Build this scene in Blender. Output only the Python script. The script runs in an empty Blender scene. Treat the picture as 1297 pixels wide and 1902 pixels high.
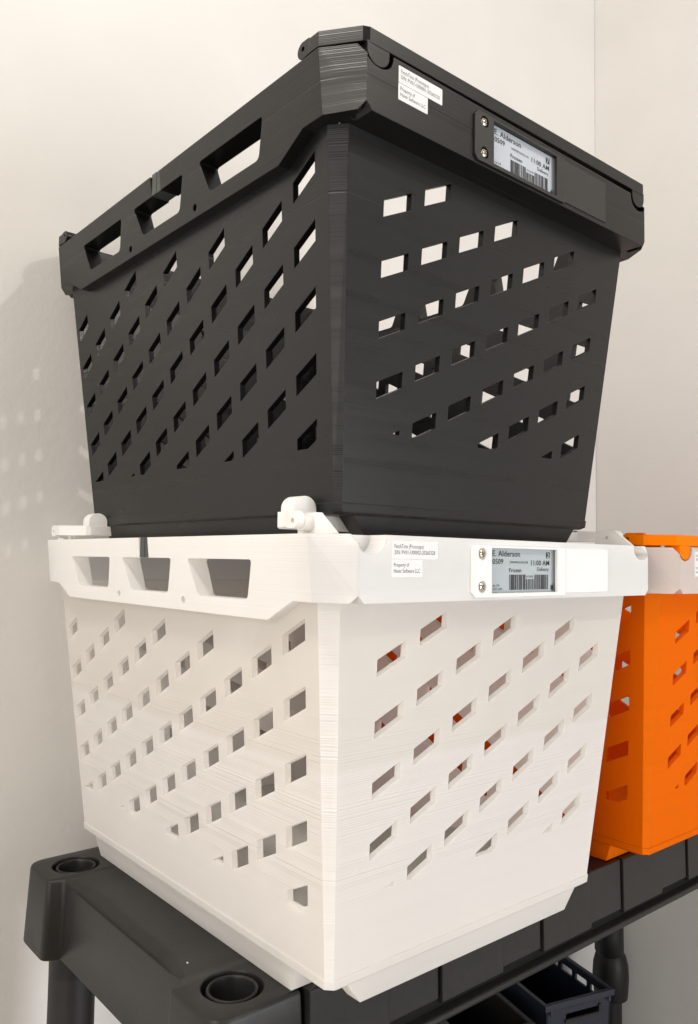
import bpy, bmesh, math, random
from mathutils import Vector, Matrix
from mathutils.geometry import tessellate_polygon
random.seed(7)
S = 0.001                      # the model is measured in millimetres
scene = bpy.context.scene
COL = scene.collection

# ------------------------------------------------------------------ camera
CAMP = (-363.14, -447.22, -19.36)
R0 = Vector((0.76381321, -0.64525723, 0.01524733))
R1 = Vector((0.64349293, 0.76313196, 0.05955219))
R2 = Vector((-0.05006221, -0.0356752, 0.99810874))
cam = bpy.data.cameras.new('camera'); camo = bpy.data.objects.new('camera', cam); COL.objects.link(camo)
M = Matrix.Identity(4)
for i in range(3):
    M[i][0], M[i][1], M[i][2], M[i][3] = R0[i], R2[i], -R1[i], CAMP[i]*S
camo.matrix_world = M
cam.sensor_fit = 'HORIZONTAL'; cam.sensor_width = 36; cam.lens = 1489.17/1297*36
cam.clip_start = .02; cam.clip_end = 50
scene.camera = camo

# ------------------------------------------------------------------ world and lamps
w = bpy.data.worlds.new('World'); scene.world = w; w.use_nodes = True
w.node_tree.nodes['Background'].inputs[0].default_value = (1.0, .98, .95, 1)
w.node_tree.nodes['Background'].inputs[1].default_value = .64
def lamp(name, kind, loc, target, power, color, size):
    l = bpy.data.lights.new(name, kind); l.energy = power; l.color = color
    if kind == 'AREA': l.shape = 'RECTANGLE'; l.size, l.size_y = size
    else: l.shadow_soft_size = size
    o = bpy.data.objects.new(name, l); COL.objects.link(o)
    o.location = Vector(loc)*S
    o.rotation_euler = (Vector(target)-Vector(loc)).to_track_quat('-Z', 'Y').to_euler()
    return o
TG = (250, 300, -100)
lamp('ceiling_lamp_right', 'POINT', (1180, -2240, 2030), TG, 78, (1.0, .945, .875), .055)
lamp('ceiling_lamp_left', 'AREA', (-1000, -80, 2050), TG, 32, (1.0, .93, .85), (.34, .34))
lamp('fill_light_left', 'AREA', (-1900, -750, 50), (100, 450, -100), 30, (1.0, .92, .83), (1.2, 1.8))  # added fill light, standing for bounce from the left
lamp('window_light', 'AREA', (1150, -2300, -500), (250, 0, -200), 70, (.92, .95, 1.0), (1.6, 1.2))
scene.view_settings.view_transform = 'Standard'; scene.view_settings.look = 'None'
scene.view_settings.exposure = -.06; scene.view_settings.gamma = 1

# ------------------------------------------------------------------ materials
def new_mat(name):
    m = bpy.data.materials.new(name); m.use_nodes = True
    nt = m.node_tree; b = nt.nodes['Principled BSDF']
    return m, nt, b
def N(nt, t, **kw):
    n = nt.nodes.new(t)
    for k, v in kw.items(): setattr(n, k, v)
    return n
def ramp(nt, pts):
    r = N(nt, 'ShaderNodeValToRGB'); cr = r.color_ramp
    while len(cr.elements) < len(pts): cr.elements.new(.5)
    for e, (p, v) in zip(cr.elements, pts):
        e.position = p; e.color = (v, v, v, 1) if not isinstance(v, tuple) else (*v, 1)
    return r
def printed(name, col, rough=.55, bump=.5, vary=.04, spec=.4, zones=None, seams=(), sss=0, coarse=620, trans=0, tone=None, tcol=(1, .98, .955)):
    """3D-printed plastic: fine horizontal layer lines, here and there a coarser band, and a few print seams."""
    m, nt, b = new_mat(name); L = nt.links.new
    tc = N(nt, 'ShaderNodeTexCoord')
    def bands(scale, detail, zs):
        mp = N(nt, 'ShaderNodeMapping'); mp.inputs['Scale'].default_value = (.06, .06, zs)
        L(tc.outputs['Object'], mp.inputs['Vector'])
        n = N(nt, 'ShaderNodeTexNoise'); n.inputs['Scale'].default_value = scale; n.inputs['Detail'].default_value = detail
        L(mp.outputs[0], n.inputs['Vector']); return n
    n1 = bands(1, 0, coarse); n2 = bands(1, 0, 90)
    sep = N(nt, 'ShaderNodeSeparateXYZ'); L(tc.outputs['Object'], sep.inputs[0])
    add = N(nt, 'ShaderNodeMath', operation='MULTIPLY'); L(n1.outputs['Fac'], add.inputs[0])
    r2 = ramp(nt, [(.40, .35), (.62, 1.0)]); L(n2.outputs['Fac'], r2.inputs[0]); L(r2.outputs[0], add.inputs[1])
    h = add.outputs[0]
    # strength by height
    if zones:
        mr = N(nt, 'ShaderNodeMapRange'); mr.inputs['From Min'].default_value = -.37; mr.inputs['From Max'].default_value = .0
        L(sep.outputs[2], mr.inputs['Value'])
        zr = ramp(nt, [((z+370)/370, v) for z, v in zones]); L(mr.outputs[0], zr.inputs[0])
        mu = N(nt, 'ShaderNodeMath', operation='MULTIPLY'); L(h, mu.inputs[0]); L(zr.outputs[0], mu.inputs[1]); h = mu.outputs[0]
    tot = h; dark = None
    for sz in seams:
        a = N(nt, 'ShaderNodeMath', operation='SUBTRACT'); L(sep.outputs[2], a.inputs[0]); a.inputs[1].default_value = sz*S
        ab = N(nt, 'ShaderNodeMath', operation='ABSOLUTE'); L(a.outputs[0], ab.inputs[0])
        lt = N(nt, 'ShaderNodeMapRange'); lt.inputs['From Min'].default_value = .0004; lt.inputs['From Max'].default_value = .0010
        lt.inputs['To Min'].default_value = 1; lt.inputs['To Max'].default_value = 0; L(ab.outputs[0], lt.inputs['Value'])
        dark = lt if dark is None else dark
        s2 = N(nt, 'ShaderNodeMath', operation='SUBTRACT'); L(tot, s2.inputs[0]); L(lt.outputs[0], s2.inputs[1]); tot = s2.outputs[0]
    bp = N(nt, 'ShaderNodeBump'); bp.inputs['Strength'].default_value = bump; bp.inputs['Distance'].default_value = .0009
    L(tot, bp.inputs['Height'])
    bv = N(nt, 'ShaderNodeBevel', samples=4); bv.inputs['Radius'].default_value = .0011
    L(bv.outputs[0], bp.inputs['Normal']); L(bp.outputs[0], b.inputs['Normal'])
    # colour: small variation from band to band and slow mottling
    n3 = N(nt, 'ShaderNodeTexNoise'); n3.inputs['Scale'].default_value = 14; n3.inputs['Detail'].default_value = 5
    L(tc.outputs['Object'], n3.inputs['Vector'])
    mx = N(nt, 'ShaderNodeMath', operation='ADD'); L(n2.outputs['Fac'], mx.inputs[0]); L(n3.outputs['Fac'], mx.inputs[1])
    c1 = tuple(max(0, c*(1-vary)) for c in col); c2 = tuple(min(1, c*(1+vary)) for c in col)
    cr = ramp(nt, [(.6, c1), (1.4/1.4, c2)]); L(mx.outputs[0], cr.inputs[0])
    base = cr.outputs[0]
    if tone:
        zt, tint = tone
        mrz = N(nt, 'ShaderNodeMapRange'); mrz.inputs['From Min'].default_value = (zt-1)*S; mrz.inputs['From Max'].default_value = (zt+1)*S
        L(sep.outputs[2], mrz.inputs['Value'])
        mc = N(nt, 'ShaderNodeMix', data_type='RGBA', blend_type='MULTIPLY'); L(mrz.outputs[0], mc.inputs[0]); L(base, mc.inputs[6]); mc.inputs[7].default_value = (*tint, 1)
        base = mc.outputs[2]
    L(base, b.inputs['Base Color'])
    rr = ramp(nt, [(.65, rough-.035), (1.0, min(1, rough+.05))]); L(mx.outputs[0], rr.inputs[0]); L(rr.outputs[0], b.inputs['Roughness'])
    b.inputs['Specular IOR Level'].default_value = spec
    if trans:
        tr = N(nt, 'ShaderNodeBsdfTranslucent'); tr.inputs['Color'].default_value = (*tcol, 1); L(bv.outputs[0], tr.inputs['Normal'])
        ms = N(nt, 'ShaderNodeMixShader'); ms.inputs[0].default_value = trans
        L(b.outputs[0], ms.inputs[1]); L(tr.outputs[0], ms.inputs[2]); L(ms.outputs[0], nt.nodes['Material Output'].inputs['Surface'])
    if sss:
        b.inputs['Subsurface Weight'].default_value = sss
        b.inputs['Subsurface Radius'].default_value = (.02, .012, .009); b.inputs['Subsurface Scale'].default_value = .5
    return m
def plain(name, col, rough=.5, metal=0, noise=0, nscale=60, bumpd=0, spec=.5, bevel=0):
    m, nt, b = new_mat(name); L = nt.links.new
    b.inputs['Base Color'].default_value = (*col, 1); b.inputs['Roughness'].default_value = rough
    b.inputs['Metallic'].default_value = metal; b.inputs['Specular IOR Level'].default_value = spec
    tc = N(nt, 'ShaderNodeTexCoord')
    if noise:
        n = N(nt, 'ShaderNodeTexNoise'); n.inputs['Scale'].default_value = nscale; n.inputs['Detail'].default_value = 6
        L(tc.outputs['Object'], n.inputs['Vector'])
        r = ramp(nt, [(.3, tuple(c*(1-noise) for c in col)), (.7, tuple(min(1, c*(1+noise)) for c in col))])
        L(n.outputs['Fac'], r.inputs[0]); L(r.outputs[0], b.inputs['Base Color'])
        if bumpd:
            bp = N(nt, 'ShaderNodeBump'); bp.inputs['Strength'].default_value = .6; bp.inputs['Distance'].default_value = bumpd
            L(n.outputs['Fac'], bp.inputs['Height']); L(bp.outputs[0], b.inputs['Normal'])
            if bevel:
                bv = N(nt, 'ShaderNodeBevel', samples=4); bv.inputs['Radius'].default_value = bevel; L(bv.outputs[0], bp.inputs['Normal'])
    return m
WZ = [(-370, .25), (-305, .20), (-292, 1.0), (-185, 1.0), (-172, .45), (-110, .18), (-60, .10)]
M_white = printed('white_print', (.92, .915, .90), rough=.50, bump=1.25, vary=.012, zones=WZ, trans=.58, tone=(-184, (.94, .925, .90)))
M_whitec = printed('white_print_collar', (.92, .915, .90), rough=.50, bump=.24, vary=.008, trans=.34)
M_black = printed('black_print', (.0045, .0045, .0045), rough=.27, bump=.12, vary=.01, seams=(-104,), spec=.40)
M_blackc = printed('black_print_collar', (.0055, .0055, .005), rough=.30, bump=.16, vary=.01, seams=(-25,), spec=.34)
M_orange = printed('orange_print', (.84, .175, .0), rough=.6, bump=.08, vary=.02, seams=(-193,), spec=.06, trans=.34, tcol=(1, .17, .0))
M_orangec = printed('orange_print_bar', (.84, .18, .0), rough=.6, bump=.08, vary=.02, spec=.06)
M_clear = printed('natural_print_collar', (.80, .70, .65), rough=.35, bump=.12, vary=.02, trans=.35, tcol=(1, .72, .6))
C_white = printed('white_print_corner', (.92, .915, .905), rough=.42, bump=.9, vary=.02, coarse=640, trans=.46)
C_black = printed('black_print_corner', (.009, .009, .010), rough=.36, bump=.55, vary=.04, coarse=820, spec=.30, seams=(-104,))
C_blackc = printed('black_rim_corner', (.016, .015, .0135), rough=.36, bump=.5, vary=.05, coarse=900, spec=.55, seams=(-25,))
C_orange = printed('orange_print_corner', (.86, .175, .001), rough=.5, bump=.5, vary=.03, spec=.1, trans=.2, tcol=(1, .16, .0))
M_insert = printed('grey_print_insert', (.055, .062, .056), rough=.5, bump=.2, vary=.08)
M_paper = plain('paper', (.74, .74, .74), .6, noise=.02)
M_ink = plain('ink', (.03, .027, .03), .6, noise=.05)
M_ink2 = plain('grey_ink', (.045, .045, .05), .6, noise=.05)
M_epaper = plain('epaper', (.40, .45, .47), .22, noise=.03, nscale=20)
M_epaperB = plain('epaper_bright', (.50, .54, .58), .22, noise=.03, nscale=20)
M_edge = plain('screen_edge_foil', (.50, .53, .56), .25, noise=.04, nscale=30)
M_edge2 = plain('screen_dark_edge', (.035, .014, .016), .4, noise=.2)
M_wplate = plain('smooth_white_plastic', (.78, .78, .775), .38, noise=.015, nscale=30, bumpd=.00005, bevel=.0008)
M_bplate = plain('smooth_black_plastic', (.012, .0115, .011), .40, noise=.1, nscale=30, bumpd=.00005, bevel=.0008)
M_screw = plain('screw_nickel', (.74, .66, .54), .24, metal=1, noise=.1, nscale=900)
M_screwd = plain('screw_recess_shade', (.12, .10, .08), .5, metal=.6, noise=.3, nscale=400)
M_resin = plain('dark_resin', (.017, .0165, .0155), .38, noise=.10, nscale=160, bumpd=.00025, bevel=.0025, spec=.28)
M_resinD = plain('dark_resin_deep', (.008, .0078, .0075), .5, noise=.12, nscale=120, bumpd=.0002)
M_navy = plain('navy_plastic', (.011, .014, .027), .42, noise=.1, nscale=60, bumpd=.0001, bevel=.0015)
M_char = plain('charcoal_plastic', (.012, .011, .011), .45, noise=.1, nscale=60, bumpd=.0001, bevel=.0015)
M_floor = plain('floor_vinyl', (.28, .24, .20), .5, noise=.1, nscale=9)
def wall_mat(name, col):
    m, nt, b = new_mat(name); L = nt.links.new
    tc = N(nt, 'ShaderNodeTexCoord')
    n = N(nt, 'ShaderNodeTexNoise'); n.inputs['Scale'].default_value = 95; n.inputs['Detail'].default_value = 6; n.inputs['Roughness'].default_value = .62
    n2 = N(nt, 'ShaderNodeTexNoise'); n2.inputs['Scale'].default_value = 5; n2.inputs['Detail'].default_value = 3
    L(tc.outputs['Object'], n.inputs['Vector']); L(tc.outputs['Object'], n2.inputs['Vector'])
    r = ramp(nt, [(.3, tuple(c*.975 for c in col)), (.7, tuple(min(1, c*1.02) for c in col))]); L(n2.outputs['Fac'], r.inputs[0])
    L(r.outputs[0], b.inputs['Base Color']); b.inputs['Roughness'].default_value = .62; b.inputs['Specular IOR Level'].default_value = .3
    bp = N(nt, 'ShaderNodeBump'); bp.inputs['Strength'].default_value = .28; bp.inputs['Distance'].default_value = .0014
    L(n.outputs['Fac'], bp.inputs['Height']); L(bp.outputs[0], b.inputs['Normal'])
    return m
M_wall = wall_mat('wall_paint', (.69, .672, .645))
M_wall_shaded = wall_mat('wall_paint_shaded', (.66, .645, .615))  # same wall paint; the side wall's weaker light is put into its tone

# ------------------------------------------------------------------ geometry helpers
def obj(name, bm, mat, parent=None, smooth=None):
    me = bpy.data.meshes.new(name)
    bmesh.ops.recalc_face_normals(bm, faces=bm.faces)
    bm.to_mesh(me); bm.free()
    for m in (mat if isinstance(mat, (list, tuple)) else [mat]): me.materials.append(m)
    if smooth:
        for p in me.polygons: p.use_smooth = True
        me.set_sharp_from_angle(angle=math.radians(smooth))
    o = bpy.data.objects.new(name, me); COL.objects.link(o)
    if parent: o.parent = parent
    return o
def corners(o, mat):
    """the 45-degree corner faces of a print show their layers much more strongly"""
    o.data.materials.append(mat)
    for p in o.data.polygons:
        n = p.normal
        if .42 < abs(n.x) < .92 and .42 < abs(n.y) < .92 and abs(n.z) < .3: p.material_index = 1
def empty(name, loc, label, cat, group=None):
    o = bpy.data.objects.new(name, None); COL.objects.link(o); o.location = Vector(loc)*S
    o.empty_display_size = .05
    o['label'] = label; o['category'] = cat
    if group: o['group'] = group
    return o
def V(bm, p): return bm.verts.new((p[0]*S, p[1]*S, p[2]*S))
def prism(bm, outer, holes, f):
    """polygon with holes in (u, v), mapped to 3D by f(u, v, side) with side 0 (front) or 1 (back)"""
    loops = [list(outer)] + [list(h) for h in holes]
    vl = [[Vector((a, b, 0)) for a, b in l] for l in loops]
    tris = tessellate_polygon(vl)
    flat = [p for l in loops for p in l]
    A = [V(bm, f(u, v, 0)) for u, v in flat]; B = [V(bm, f(u, v, 1)) for u, v in flat]
    for t in tris:
        for X in (A, B):
            try: bm.faces.new([X[i] for i in t])
            except ValueError: pass
    k = 0
    for l in loops:
        n = len(l)
        for i in range(n):
            a, b = k+i, k+(i+1) % n
            try: bm.faces.new((A[a], A[b], B[b], B[a]))
            except ValueError: pass
        k += n
def hull(bm, pts):
    vs = [V(bm, p) for p in pts]
    r = bmesh.ops.convex_hull(bm, input=vs)
    junk = [g for g in r['geom_interior'] + r['geom_unused'] if isinstance(g, bmesh.types.BMVert)]
    if junk: bmesh.ops.delete(bm, geom=list(set(junk)), context='VERTS')
def box(bm, x0, x1, y0, y1, z0, z1):
    hull(bm, [(x, y, z) for x in (x0, x1) for y in (y0, y1) for z in (z0, z1)])
def lathe(bm, prof, c, n=40, axis='z'):
    rings = []
    for r, h in prof:
        ring = []
        for i in range(n):
            a = 2*math.pi*i/n; u, v = r*math.cos(a), r*math.sin(a)
            p = {'z': (c[0]+u, c[1]+v, c[2]+h), 'y': (c[0]+u, c[1]+h, c[2]+v), 'x': (c[0]+h, c[1]+u, c[2]+v)}[axis]
            ring.append(V(bm, p))
        rings.append(ring)
    for a, b in zip(rings, rings[1:]):
        for i in range(n):
            bm.faces.new((a[i], a[(i+1) % n], b[(i+1) % n], b[i]))
    for ring in (rings[0], rings[-1]):
        if (ring[0].co-ring[n//2].co).length > 1e-6:
            try: bm.faces.new(ring)
            except ValueError: pass
def rpoly(pts, radii, seg=5):
    """polygon with rounded corners"""
    out = []; n = len(pts)
    if not isinstance(radii, (list, tuple)): radii = [radii]*n
    for i in range(n):
        p = Vector(pts[i]); a = Vector(pts[i-1]); b = Vector(pts[(i+1) % n]); r = radii[i]
        if r <= 0: out.append(tuple(p)); continue
        d1 = (a-p).normalized(); d2 = (b-p).normalized(); ang = d1.angle(d2)
        t = min(r/math.tan(ang/2), .48*(a-p).length, .48*(b-p).length)
        s, e = p+d1*t, p+d2*t
        for k in range(seg+1):
            q = k/seg; out.append(tuple((1-q)**2*s+2*q*(1-q)*p+q*q*e))
    return out
def circ(cx, cy, r, n=14, rx=None): return [(cx+r*math.cos(2*math.pi*i/n), cy+r*math.sin(2*math.pi*i/n)) for i in range(n)]

# ------------------------------------------------------------------ the tote (one design, three colours)
W, D = 455.0, 605.2
ZC, ZG, ZB = -52.0, -350.4, -360.9
KS = .1039
bx = lambda z: 16.9+.1038*(ZC-z)
by = lambda z: 25.9+.1019*(ZC-z)
T1, T2, TB = 13.2, 11.6, 5.5
def chf(z, t): return t+(TB-t)*(-55-z)/(-55-ZG)
def rot180(p): return (W-p[0], D-p[1], p[2])
def clip_low(poly, zc):
    out = []
    for i in range(len(poly)):
        a, b = poly[i-1], poly[i]
        ia, ib = a[1] >= zc, b[1] >= zc
        if ia != ib:
            t = (zc-a[1])/(b[1]-a[1]); out.append((a[0]+t*(b[0]-a[0]), zc))
        if ib: out.append(b)
    return out
def area(p): return abs(sum(p[i-1][0]*p[i][1]-p[i][0]*p[i-1][1] for i in range(len(p))))/2
def front_holes():
    H = []
    for c in range(7):
        for r in range(-1, 8):
            x1 = 98.6+c*48.76; z1 = -86.27-r*49.34+c*21.35
            if z1 > -64 or z1 < -289: continue
            q = []
            for x, z in ((x1, z1), (x1-32.2, z1-13.5), (x1-32.2, z1-27.4), (x1, z1-13.8)):
                z = -180+(z+180)*(1+.077*x/W); x = W/2+(x-W/2)*(1+.1018*z/300); q.append((x, z))
            q = clip_low(q, -289.8)
            if len(q) > 2 and area(q) > 6: H.append(q)
    return H
def side_holes():
    H = []
    for c in range(11):
        for r in range(-6, 8):
            y1 = 50.84+c*48.24; z1 = -64.94-r*54.16-c*23.81
            if z1 > -64 or z1 < -310: continue
            q = []
            for y, z in ((y1, z1), (y1+31.3, z1-15.05), (y1+31.3, z1-32.4), (y1, z1-17.4)):
                z = -180+(z+180)*(1-.0973*y/D); y = D/2+(y-D/2)*(1+.1075*z/300); q.append((y, z))
            q = clip_low(q, -304.4)
            if len(q) > 2 and area(q) > 6: H.append(q)
    return H
FH, SH = front_holes(), side_holes()
TW = 6.0
def xf_id(p): return p
def tote_body(bm):
    zt = -51.5
    for g in (xf_id, rot180):
        e = lambda z: bx(z)+chf(z, T2)
        prism(bm, [(e(zt), zt), (e(ZG-1.5), ZG-1.5), (W-e(ZG-1.5), ZG-1.5), (W-e(zt), zt)], FH,
              lambda u, v, s: g((u, by(v)+s*TW, v)))
        k = lambda z: by(z)+chf(z, T1)
        zd = -58.5
        prism(bm, [(k(zt), zt), (k(ZG-1.5), ZG-1.5), (D-k(ZG-1.5), ZG-1.5), (D-k(zt), zt), (D-62, zt), (D-68, zd), (68, zd), (62, zt)], SH,
              lambda u, v, s: g((bx(v)+s*TW, u, v)))
        for mir in (0, 1):
            def q(p):
                p = (p[0], D-p[1], p[2]) if mir else p
                return g(p)
            P = []
            for z in (zt, ZG-1.5):
                a, b = bx(z), by(z); t1, t2 = chf(z, T1), chf(z, T2)
                P += [q(p) for p in ((a, b+t1, z), (a+t2, b, z), (a+TW, b+t1, z), (a+t2, b+TW, z))]
            hull(bm, P)
    # bottom lip: a slightly prouder band with softened lower edge
    P = []
    for z, o, t in ((ZG-.9, .9, TB), (ZB+2.2, .9, TB), (ZB, -1.6, TB+2)):
        a, b = bx(z)-o, by(z)-o
        for X in (a, W-a):
            for Y, dx in ((b, t), (b+t, 0)):
                xx = X+dx if X == a else X-dx
                P += [(xx, Y, z), (xx, D-Y, z)]
    hull(bm, P)
def tote_foot(bm, front=True):
    P = [(x, y, z) for z, i, j in ((ZB+.5, 0, 0), (-382.3, 3, 8)) for x in (51+i, W-51-i) for y in (105.6+j, D-(88+j*1.5))]
    hull(bm, P)
    if front:
        for g in (xf_id, rot180):
            hull(bm, [g((x, y, z)) for z, a, b, y0 in ((ZB+.6, 69, 387, 60.5), (-382.0, 87.5, 371, 63.5)) for x in (a, b) for y in (y0, 80)])
CHX, CHY = 24.1, 30.7
def collar(bm):
    # long sides with three grips, screw holes, deepened middle and the slot
    for g in (xf_id, rot180):
        top = -20.3
        def grip(y0, y1, b0, b1): return [(y0, top), (y1, top), (b1, -54), (b0, -54)]
        h1 = rpoly(grip(109.9, 217.5, 119.6, 201.5), (3, 3, 7, 7)); h3 = rpoly(grip(389.5, 496.5, 398.2, 480), (3, 3, 7, 7))
        ctr = 305.5
        low = rpoly([(358.3, top), (340.5, -54), (260, -54), (249.4, top)], (3, 7, 7, 3))
        outer = [(CHY, 0), (CHY, ZC), (56, ZC), (92, -69), (D-92, -69), (D-60, ZC-1), (D-CHY, ZC), (D-CHY, 0), (316, 0), (316, top)]+low+[(296, top), (296, 0)]
        prism(bm, outer, [h1, h3, circ(371.5, -59.5, 3.6), circ(230.3, -59.5, 3.6)],
              lambda u, v, s: g((KS*-v if s == 0 else 22.4, u, v)))
        # short ends with the semicircular notches; window for the display on the front
        def notch(c): return [(c+15.5*math.cos(a), -15.2*math.sin(a)**.8 if 0 < a < math.pi else 0) for a in [math.pi*i/14 for i in range(15)]]
        nl, nr = notch(36.5)[::-1], notch(W-36.5)[::-1]
        outer = [(CHX, -7)]+[(20.99+3.2, -6.9)]*0+[(p if p[0] > CHX+.3 else (CHX+.3, min(p[1], -7))) for p in nl if p[0] > CHX]+\
                [p for p in nr if p[0] < W-CHX]+[(W-CHX, -7), (W-CHX, -46), (W-CHX-6, ZC), (CHX+6, ZC), (CHX, -46)]
        hs = [[(173.2, -6.0), (276, -6.0), (276, -47.2), (173.2, -47.2)]] if g is xf_id else []
        prism(bm, outer, hs, lambda u, v, s: g((u, 0 if s == 0 else 19.4, v)))
        hull(bm, [g((x, y, z)) for x in (CHX, W-CHX) for y in (19.4, 30.2) for z in (-.1, ZC)])
        for mir in (0, 1):
            def q(p):
                p = (W-p[0], p[1], p[2]) if mir else p
                return g(p)
            dx, dy = CHX, CHY
            e = lambda t, z: (KS*-z+(dx-KS*-z)*t, dy*(1-t), z)
            P = [(0, dy, 0), e(.80, 0), e(.80, ZC), (KS*52, dy, ZC), (dx, 0, -8), (dx, 0, -46),
                 (dx, 30.2, 0), (dx, 30.2, ZC), (22.4, dy, 0), (22.4, dy, ZC), (dx, 9, 0), (dx, 9, ZC)]
            hull(bm, [q(p) for p in P])
def arm(bm, xf):
    """stacking arm: bar with two lobes, turned round the chamfered corners to its two hinge plates"""
    z0, z1 = 2.2, 14.2
    plan = [(0, 57), (0, CHY), (CHX-2.5, 2.5), (CHX+4, 0), (W-CHX-4, 0), (W-CHX+2.5, 2.5), (W, CHY), (W, 57)]
    inn = [(W-6.5, 57), (W-6.5, 34), (W-31, 18.5), (31, 18.5), (6.5, 34), (6.5, 57)]
    cut = 43.0
    # bar, split so that hinge ends can be rounded plates
    pl = [(0, cut), (0, CHY), (CHX-2.5, 2.5), (CHX+3, 0), (W-CHX-3, 0), (W-CHX+2.5, 2.5), (W, CHY), (W, cut),
          (W-6.5, cut), (W-6.5, 34), (W-31, 18.5), (31, 18.5), (6.5, 34), (6.5, cut)]
    prism(bm, pl, [], lambda u, v, s: xf((u, v, z1 if s == 0 else z0)))
    for x0, x1 in ((0, 6.5), (W-6.5, W)):
        end = [(cut, z0), (cut, z1+1.2)]+[(50.6+7.2*math.cos(a), 8.6+7.2*math.sin(a)) for a in [math.pi*(.42-i*.92/10) for i in range(11)]]
        prism(bm, end, [circ(50.6, 9.5, 2.1, 12)], lambda u, v, s: xf((x0 if s == 0 else x1, u, v)))
        c = 11.5 if x0 == 0 else W-11.5
    for c in (36.2, W-36.2):
        lobe = [(c-11.6, z0+1), (c-11.6, -3)]+[(c-11.6*math.cos(a), -3-10.5*math.sin(a)) for a in [math.pi*i/12 for i in range(1, 12)]]+[(c+11.6, -3), (c+11.6, z0+1), (c+13, z0+1.6)]
        prism(bm, lobe, [], lambda u, v, s: xf((u, .4 if s == 0 else 18.5, v)))
def lugs(bm, back, s0):
    g = (lambda p: (p[0], D-p[1], p[2])) if back else xf_id
    if True:
        q = (lambda p: g((W-p[0], p[1], p[2]))) if s0 else g
        prism(bm, [(20, 0.3), (66, .3), (66, 14), (62, 17), (41, 17)], [circ(50.6, 9.5, 2.0, 10)], lambda u, v, s: q((16.5 if s == 0 else 21.5, u, v)))
        bmx = []
        for h in (7.0, 16.8):
            for i in range(16):
                a = 2*math.pi*i/16; bmx.append(q((h, 50.6+6.8*math.cos(a), 9.0+6.8*math.sin(a))))
        hull(bm, bmx)
def text_mesh(s, x0, x1, zb, cap, weight=0.0):
    """text outlines as (verts, faces) in the XZ plane, fitted to x0..x1 with the given cap height"""
    cu = bpy.data.curves.new('t', 'FONT'); cu.body = s; cu.size = 10; cu.offset = weight; cu.resolution_u = 2
    o = bpy.data.objects.new('t', cu); COL.objects.link(o)
    dg = bpy.context.evaluated_depsgraph_get(); me = bpy.data.meshes.new_from_object(o.evaluated_get(dg))
    vs = [v.co.copy() for v in me.vertices]; fs = [tuple(p.vertices) for p in me.polygons]
    bpy.data.objects.remove(o); bpy.data.curves.remove(cu); bpy.data.meshes.remove(me)
    mnx = min(v.x for v in vs); mxx = max(v.x for v in vs)
    k = cap/7.2                                      # default font: caps are about 0.72 of its size
    return [((v.x-mnx)/(mxx-mnx)*(x1-x0)+x0, v.y*k+zb) for v in vs], fs
def add_text(bm, s, x0, x1, zb, cap, y, weight=0.0):
    vs, fs = text_mesh(s, x0, x1, zb, cap, weight)
    A = [V(bm, (u, y, v)) for u, v in vs]
    for f in fs:
        try: bm.faces.new([A[i] for i in f])
        except ValueError: pass
def rect(bm, x0, x1, z0, z1, y):
    bm.faces.new([V(bm, p) for p in ((x0, y, z0), (x1, y, z0), (x1, y, z1), (x0, y, z1))])
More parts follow.
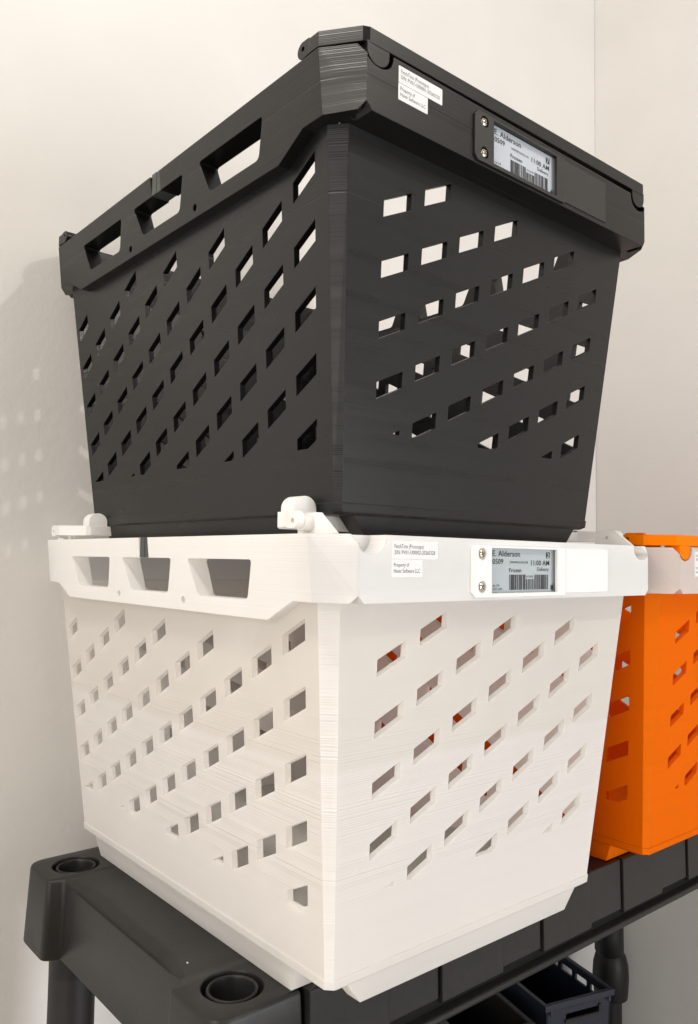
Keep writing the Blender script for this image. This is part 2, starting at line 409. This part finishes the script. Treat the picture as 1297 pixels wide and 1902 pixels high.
def display(root, plate_mat, screen_mat, digit, seed):
    rnd = random.Random(seed)
    fx = lambda x, y: x+y*(x+363)/447
    fz = lambda z, y: z+y*(z+19.4)/447
    bm = bmesh.new()
    yo = -2.0
    q = lambda p: (fx(p[0], yo), fz(p[1], yo))
    outer = [q(p) for p in rpoly([(150, -9.5), (154, -5), (282.5, -5), (282.5, -49.6), (154, -49.6), (150, -45.5)], 1.0, 3)]
    prism(bm, outer, [[q(p) for p in ((175.3, -7.2), (269.5, -7.2), (269.5, -46.2), (175.3, -46.2))], circ(fx(163, yo), -12.6, 5.2, 20), circ(fx(163, yo), -40.6, 5.2, 20)],
          lambda u, v, s: (u, yo if s == 0 else .6, v))
    fr = obj('display_frame', bm, plate_mat, root)
    bm = bmesh.new(); box(bm, 154, 168, .2, 1.4, -48, -7)
    obj('screw_seat', bm, plate_mat, fr)
    bm = bmesh.new()
    hull(bm, [(x, y, z) for y, i in ((-1.0, .6), (.6, 0)) for x in (280.3, 353-i) for z in (-5.6-i, -47.8+i)])
    obj('cover_plate', bm, plate_mat, root)
    for zc in (-12.6, -40.6):
        xc = fx(163, yo)
        bm = bmesh.new()
        lathe(bm, [(0.001, -2.3), (1.6, -2.25), (3.0, -1.8), (3.9, -1.0), (4.15, -.1), (4.15, .6)], (xc, 0, zc), 24, 'y')
        sc = obj('screw', bm, M_screw, fr, smooth=60)
        bm = bmesh.new(); a = rnd.uniform(.2, 1.2)
        for qq in (a, a+math.pi/2):
            cx, sz = math.cos(qq), math.sin(qq)
            hull(bm, [(xc+cx*l-sz*t, y, zc+sz*l+cx*t) for l in (-2.5, 2.5) for t in (-.5, .5) for y in (-2.45, -1.2)])
        obj('cross_shade_bars', bm, M_screwd, fr)  # dark bars on the head: the slot's shade put into colour
    ys = 3.4; y = ys-.25
    X = lambda a: .8+fx(175.3+(a-320)*(93/870), y)
    Z = lambda a: fz(-7.0-(a-130)*(38.5/590), y)
    bm = bmesh.new(); box(bm, 174, 275.5, ys, ys+2, -46.7, -6.3)
    scn = obj('screen', bm, screen_mat, root)
    bm = bmesh.new(); box(bm, X(1110), X(1182), ys-.5, ys-.1, Z(606), -6.4)
    obj('screen_border', bm, M_edge, scn)
    bm = bmesh.new(); box(bm, X(1182), X(1197), ys-1.5, ys-.1, -46.5, -6.5)
    obj('ribbon_edge', bm, M_edge2, scn)
    bm = bmesh.new()
    add_text(bm, 'E. Alderson', X(320), X(672), Z(243), 5.3, y, .10)
    add_text(bm, '0509', X(320), X(455), Z(345), 4.8, y, .10)
    add_text(bm, '11:00 AM', X(822), X(1075), Z(357), 4.8, y, .08)
    add_text(bm, 'Frozen', X(532), X(690), Z(453), 3.8, y, .06)
    add_text(bm, 'Delivery', X(905), X(1065), Z(438), 3.8, y, 0)
    add_text(bm, '200098765432198', X(540), X(778), Z(333), 2.0, y, -.02)
    add_text(bm, 'ug 24', X(322), X(405), Z(641), 2.0, y, 0)
    add_text(bm, '0:05 AM', X(322), X(440), Z(690), 2.0, y, 0)
    add_text(bm, '012345', X(756), X(850), Z(525), 2.0, y, 0)
    x = X(533); end = X(1060); g0, g1 = X(748), X(862)
    while x < end:
        wd = rnd.choice((.45, .45, .8, 1.1, 1.5)); x2 = min(x+wd, end)
        rect(bm, x, x2, Z(690), Z(485) if (x2 < g0 or x > g1) else Z(545), y)
        x = x2+rnd.choice((.45, .5, .8, 1.1))
    rect(bm, X(1030), X(1082), Z(258), Z(172), y)
    rect(bm, X(1096), X(1124), Z(696), Z(636), y-.3)
    obj('screen_print', bm, M_ink, scn)
    bm = bmesh.new(); add_text(bm, digit, X(1040), X(1072), Z(250), 4.7, y-.12, .1)
    obj('badge_figure', bm, screen_mat, scn)
def stickers(root, serial):
    for pts, lines, nm in (([(57.5, -4.2), (107.8, -4.2), (107.8, -18), (57.5, -18)], [('FetchTote (Prototype)', 60, 91.6, -9.8), (serial, 60, 104.6, -14.5)], 'serial_sticker'),
                           ([(57.3, -18.4), (90.6, -18.4), (90.6, -32.2), (57.3, -32.2)], [('Property of', 59.4, 75.8, -24.1), ('Huntr Software LLC', 59.4, 87.8, -28.8)], 'owner_sticker')):
        bm = bmesh.new(); prism(bm, rpoly(pts, .6, 2), [], lambda u, v, s: (u, -.28 if s == 0 else .05, v))
        st = obj(nm, bm, M_paper, root)
        bm = bmesh.new()
        for t, a, b, z in lines: add_text(bm, t, a, b, z, 3.3, -.36, -.01)
        obj('sticker_print', bm, M_ink2, st)
def build_tote(loc, rz, label, body_m, collar_m, arm_m, plate_m, screen_m, serial, digit, corner_m, rimcorner_m, stacked, front_foot=True, insert_up=0, seed=1, arm_tilt=0):
    root = empty('storage_tote', loc, label, 'tote', 'perforated stacking totes')
    root.rotation_euler.z = rz
    bm = bmesh.new(); tote_body(bm); corners(obj('body', bm, body_m, root), corner_m)
    bm = bmesh.new(); tote_foot(bm, front_foot); obj('foot', bm, body_m, root)
    bm = bmesh.new(); collar(bm); co = obj('collar', bm, collar_m, root); corners(co, rimcorner_m)
    for back in (0, 1):
        flip = (lambda p: (p[0], 101.2-p[1], 19.6-p[2])) if stacked else xf_id
        mir = (lambda p: (p[0], D-p[1], p[2])) if back else xf_id
        tl = arm_tilt if not back else 0
        bm = bmesh.new(); arm(bm, lambda p: mir(flip((p[0], p[1], p[2]-.8*(tl > 0)+tl*p[0]/W)))); ao = obj('stacking_arm', bm, arm_m, root)
        if rimcorner_m is C_blackc: corners(ao, rimcorner_m)
        for s0 in (0, 1):
            bm = bmesh.new(); lugs(bm, back, s0); obj('hinge_lug', bm, arm_m, co)
    for g in (xf_id, rot180):
        bm = bmesh.new()
        hull(bm, [g(p) for p in [(x, y, z) for x in (2.6, 21) for y in (296.3, 305.8) for z in (-20.1, .3+insert_up)]])
        hull(bm, [g(p) for p in [(x, y, z) for x in (2.0, 21) for y in (306.0, 315.7) for z in (-20.1, .3+insert_up)]])
        obj('slot_insert', bm, M_insert, co)
    stickers(root, serial); display(root, plate_m, screen_m, digit, seed)
    return root
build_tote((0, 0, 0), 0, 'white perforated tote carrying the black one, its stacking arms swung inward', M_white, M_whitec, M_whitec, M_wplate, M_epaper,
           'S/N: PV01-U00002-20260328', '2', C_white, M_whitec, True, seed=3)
build_tote((2.45, 1.34, 378.6), .0033, 'black perforated tote stacked on top of the white one', M_black, M_blackc, M_blackc, M_bplate, M_epaperB,
           'S/N: PV01-U00001-20260320', '7', C_black, C_blackc, False, insert_up=2.5, seed=5, arm_tilt=4.5)
build_tote((475.5, 0, 0), 0, 'orange perforated tote with frosted pale collar beside the white one', M_orange, M_clear, M_orangec, M_wplate, M_epaper,
           'S/N: PV03-U00003-20260404', '4', C_orange, M_clear, False, front_foot=False, seed=9)

# ------------------------------------------------------------------ the shelving unit
ZS = -383.0; XR = 1194.0
root = empty('shelving_unit', (585, 325, ZS), 'dark grey resin shelf unit with round post sockets under the totes', 'shelf')
off = Vector((585, 325, ZS))
def sp(p): return (p[0]-off.x, p[1]-off.y, p[2]-off.z)
def arc_outline():
    L, Rr = -24, XR
    pts = [(L, 110), (62, 110), (66, 124), (XR-86, 124), (XR-82, 110), (Rr, 110), (Rr, 183), (Rr-18, 188), (Rr-18, 462), (Rr, 467), (Rr, 541),
           (L, 541), (L, 468), (L+18, 460), (L+18, 189), (L, 181)]
    rad = [20, 2, 2, 2, 2, 20, 7, 6, 6, 7, 24, 24, 7, 7, 7, 7]
    o = rpoly(pts, rad, 7); out = []
    for i in range(len(o)):
        a, b = Vector(o[i]), Vector(o[(i+1) % len(o)]); k = max(1, int((b-a).length/16))
        out += [tuple(a.lerp(b, j/k)) for j in range(k)]
    return out
OUT = arc_outline()
def offset(poly, d):
    n = len(poly); res = []
    for i in range(n):
        a, b, c = Vector(poly[i-1]), Vector(poly[i]), Vector(poly[(i+1) % n])
        t = ((b-a).normalized()+(c-b).normalized()); t = t.normalized() if t.length > 1e-6 else (c-a).normalized()
        res.append(tuple(b+Vector((-t.y, t.x))*d))
    return res
POSTS = [(20, 151.5), (20, 496.6), (XR-44, 151.5), (XR-44, 496.6)]
def shelf_deck(bm, zs, depth):
    levels = [(3.6, 0), (1.8, -.7), (.6, -2.0), (0, -4.2), (-4.5, -depth), (-3.0, -depth-1.5), (-.5, -depth-1.0), (2, -depth+10)]
    rings = []
    for d, h in levels:
        ring = []
        for (x, y), (ox, oy) in zip(offset(OUT, d), OUT):
            k = 1.0
            if abs(ox+6) < .5 and d > 0:            # the short side is rounded much more softly between the posts
                t = max(0, min(1, (min(oy-189, 460-oy))/45)); k = 1+3.6*t*t*(3-2*t)
            ring.append(V(bm, sp((ox+(x-ox)*k, oy+(y-oy)*k, zs+(h*k if h > -5 else h)))))
        rings.append(ring)
    n = len(OUT)
    for a, b in zip(rings, rings[1:]):
        for i in range(n): bm.faces.new((a[i], a[(i+1) % n], b[(i+1) % n], b[i]))
    holes = [circ(cx, cy, 27.2, 40) for cx, cy in POSTS]
    loops = [[Vector((v.co.x, v.co.y, 0))/S+Vector((off.x, off.y, 0)) for v in rings[0]]]+[[Vector((x, y, 0)) for x, y in h] for h in holes]
    flat = list(rings[0]); hv = []
    for h in holes:
        r = [V(bm, sp((x, y, zs))) for x, y in h]; hv.append(r); flat += r
    for t in tessellate_polygon(loops):
        try: bm.faces.new([flat[i] for i in t])
        except ValueError: pass
    for (cx, cy), r in zip(POSTS, hv):
        r2 = [V(bm, sp((cx+(v.co.x/S+off.x-cx)*.985, cy+(v.co.y/S+off.y-cy)*.985, zs-1))) for v in r]
        r3 = [V(bm, sp((cx+(v.co.x/S+off.x-cx)*.97, cy+(v.co.y/S+off.y-cy)*.97, zs-120))) for v in r]
        for a, b in ((r, r2), (r2, r3)):
            for i in range(40): bm.faces.new((a[i], a[(i+1) % 40], b[(i+1) % 40], b[i]))
bm = bmesh.new(); shelf_deck(bm, ZS, 84); deck = obj('shelf_deck', bm, M_resin, root, smooth=50)
bm = bmesh.new(); shelf_deck(bm, -1080, 84); obj('shelf_deck', bm, M_resin, root, smooth=50)
for cx, cy in POSTS:
    bm = bmesh.new()
    lathe(bm, [(22.6, -118), (22.6, -3.2), (22.2, -1.6), (21.0, -.9), (19.8, -1.6), (19.2, -3.4), (18.6, -118)], sp((cx, cy, ZS)), 40)
    obj('socket_ring', bm, M_resin, deck, smooth=40)
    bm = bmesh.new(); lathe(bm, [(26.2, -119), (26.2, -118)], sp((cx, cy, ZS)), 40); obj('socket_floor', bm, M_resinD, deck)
# front skirt: separate panels between dark seams, then a rim
xs = [66+162.2*i for i in range(7)]
for i in range(6):
    a, m_, b = xs[i]+2.0, xs[i]+94, xs[i+1]-2.0
    for x0, x1, yf, zb in ((a, m_-.2, 105.5, -446.5), (m_+.2, b, 107.4, -442.5)):
        bm = bmesh.new()
        hull(bm, [sp(p) for p in [(x, y, z) for x in (x0, x1) for y, z in ((yf+.8, -383.6), (yf, -385), (yf-1.2, zb), (yf+.6, zb-1.5), (127, zb-1.5), (127, -383.6))]])
        obj('skirt_panel', bm, M_resin, deck)
bm = bmesh.new()
hull(bm, [sp((x, y, z)) for x in (60, XR-84) for y, z in ((128, -462), (111.5, -462), (109.6, -463.2), (108.6, -466.5), (110, -469.2), (128, -469.2))])
obj('skirt_rim', bm, M_resin, deck)
for i, (cx, cy) in enumerate(POSTS):
    bm = bmesh.new()
    if i == 3:
        lathe(bm, [(26.5, -62), (28.5, -395), (29, -428), (20, -440)], sp((cx, cy, ZS)), 36)
        lathe(bm, [(20, -424), (30, -438), (34.5, -455), (36, -478), (35, -500), (33, -520), (22, -523)], sp((cx+5, cy, ZS)), 36)
        lathe(bm, [(25, -505), (25, -867)], sp((cx-1, cy, ZS)), 32)
    else:
        lathe(bm, [(26.3, -84), (26.3, -867)], sp((cx, cy, ZS)), 36)
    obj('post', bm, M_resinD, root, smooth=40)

# ------------------------------------------------------------------ crates below
def crate(origin, ang, wd, ln, ht, mat, label, slots, tag=False, wall=4):
    c = empty('folding_crate', (origin[0], origin[1], origin[2]-ht), label, 'crate', 'plastic crates on the lower shelf')
    c.rotation_euler.z = ang
    tp = 10                                         # taper
    def quad(x0, x1, y0, y1, z0, z1): return [(x, y, z) for x in (x0, x1) for y in (y0, y1) for z in (z0, z1)]
    bm = bmesh.new()                                # front with a grip slot
    def F(u, v, s): k = (ht-v)/ht*tp; return (tp*(ht-v)/ht+(u/wd)*(wd-2*k), k+s*wall, v)
    gs = [rpoly([(wd*.30, ht-22), (wd*.82, ht-22), (wd*.82, ht-34), (wd*.30, ht-34)], 3, 3)]
    prism(bm, [(0, 0), (wd, 0), (wd, ht), (0, ht)], gs, F)
    obj('end_panel', bm, mat, c)
    bm = bmesh.new(); prism(bm, [(0, 0), (wd, 0), (wd, ht), (0, ht)], gs, lambda u, v, s: (F(u, v, s)[0], ln-F(u, v, s)[1], v)); obj('end_panel', bm, mat, c)
    bm = bmesh.new(); prism(bm, rpoly([(wd*.28, ht-36), (wd*.86, ht-36), (wd*.86, ht-30), (wd*.86-3, ht-18), (wd*.80, ht-18), (wd*.80, ht-31), (wd*.28, ht-31)], .8, 2), [],
                            lambda u, v, s: (F(u, v, 0)[0], F(u, v, 0)[1]-(3.0 if s == 0 else -.5), v)); obj('grip', bm, M_resinD, c)
    for sx in (0, 1):
        bm = bmesh.new()
        hs = []
        n = 5
        for i in range(n):
            a = 14+(ln-28)*i/n
            hs.append(rpoly([(a+4, ht-12), (a+(ln-28)/n-6, ht-12), (a+(ln-28)/n-6, ht-24), (a+4, ht-24)], 2, 2))
        def Sd(u, v, s):
            k = (ht-v)/ht*tp+s*wall; return ((k if sx == 0 else wd-k), min(max(u, (ht-v)/ht*tp), ln-(ht-v)/ht*tp), v)
        prism(bm, [(0, 0), (ln, 0), (ln, ht), (0, ht)], hs if slots and sx else [], Sd)
        obj('side_panel', bm, mat, c)
    bm = bmesh.new(); box(bm, tp, wd-tp, tp, ln-tp, 0, 4); obj('base', bm, mat, c)
    bm = bmesh.new()
    for x0, x1, y0, y1 in ((-4, wd+4, -4, 3), (-4, wd+4, ln-3, ln+4), (-4, 3, 3, ln-3), (wd-3, wd+4, 3, ln-3)): box(bm, x0, x1, y0, y1, ht-9, ht+1)
    for x in (6, wd-10): box(bm, x, x+5, -5, -3.5, ht-17, ht-8)
    obj('rim', bm, mat, c)
    if tag:
        bm = bmesh.new(); box(bm, wd-5, wd+2, -4.6, -4.1, ht-8, ht+.5); pass
        obj('tag', bm, M_paper, c)
    return c
crate((778, 382, -750), -.28, 138, 225, 325, M_navy, 'open navy blue plastic crate with slotted side wall, before the round post', True)
crate((618, 418, -765), -.28, 128, 205, 310, M_char, 'charcoal crate with a small white tag, left of the navy crate', False, tag=True)

CHIP = (9.8, 210)
# a crumb on the shelf
bm = bmesh.new(); hull(bm, [(random.uniform(-1.3, 1.3), random.uniform(-1.3, 1.3), random.uniform(0, 1.0)) for _ in range(9)])
o = obj('paint_chip', bm, M_paper); o.location = Vector((CHIP[0], CHIP[1], ZS))*S
o['label'] = 'tiny white paint chip lying on the bare grey shelf edge'; o['category'] = 'paint chip'

# ------------------------------------------------------------------ room
def slab(name, x0, x1, y0, y1, z0, z1, m):
    bm = bmesh.new(); box(bm, x0, x1, y0, y1, z0, z1); o = obj(name, bm, m); o['kind'] = 'structure'; return o
slab('back_wall', -2600, 1299, 620, 700, -1330, 2200, M_wall)
slab('side_wall', 1300, 1380, -2700, 700, -1330, 2200, M_wall_shaded)
slab('front_light_block', -2600, 1300, -2760, -2700, -1330, 1900, plain('light_block_dark', (.16, .145, .13), .7, noise=.05, nscale=4))  # unseen dark wall, added to block ambient light from the front
slab('floor', -2600, 1300, -2699, 620, -1400, -1330.5, M_floor)
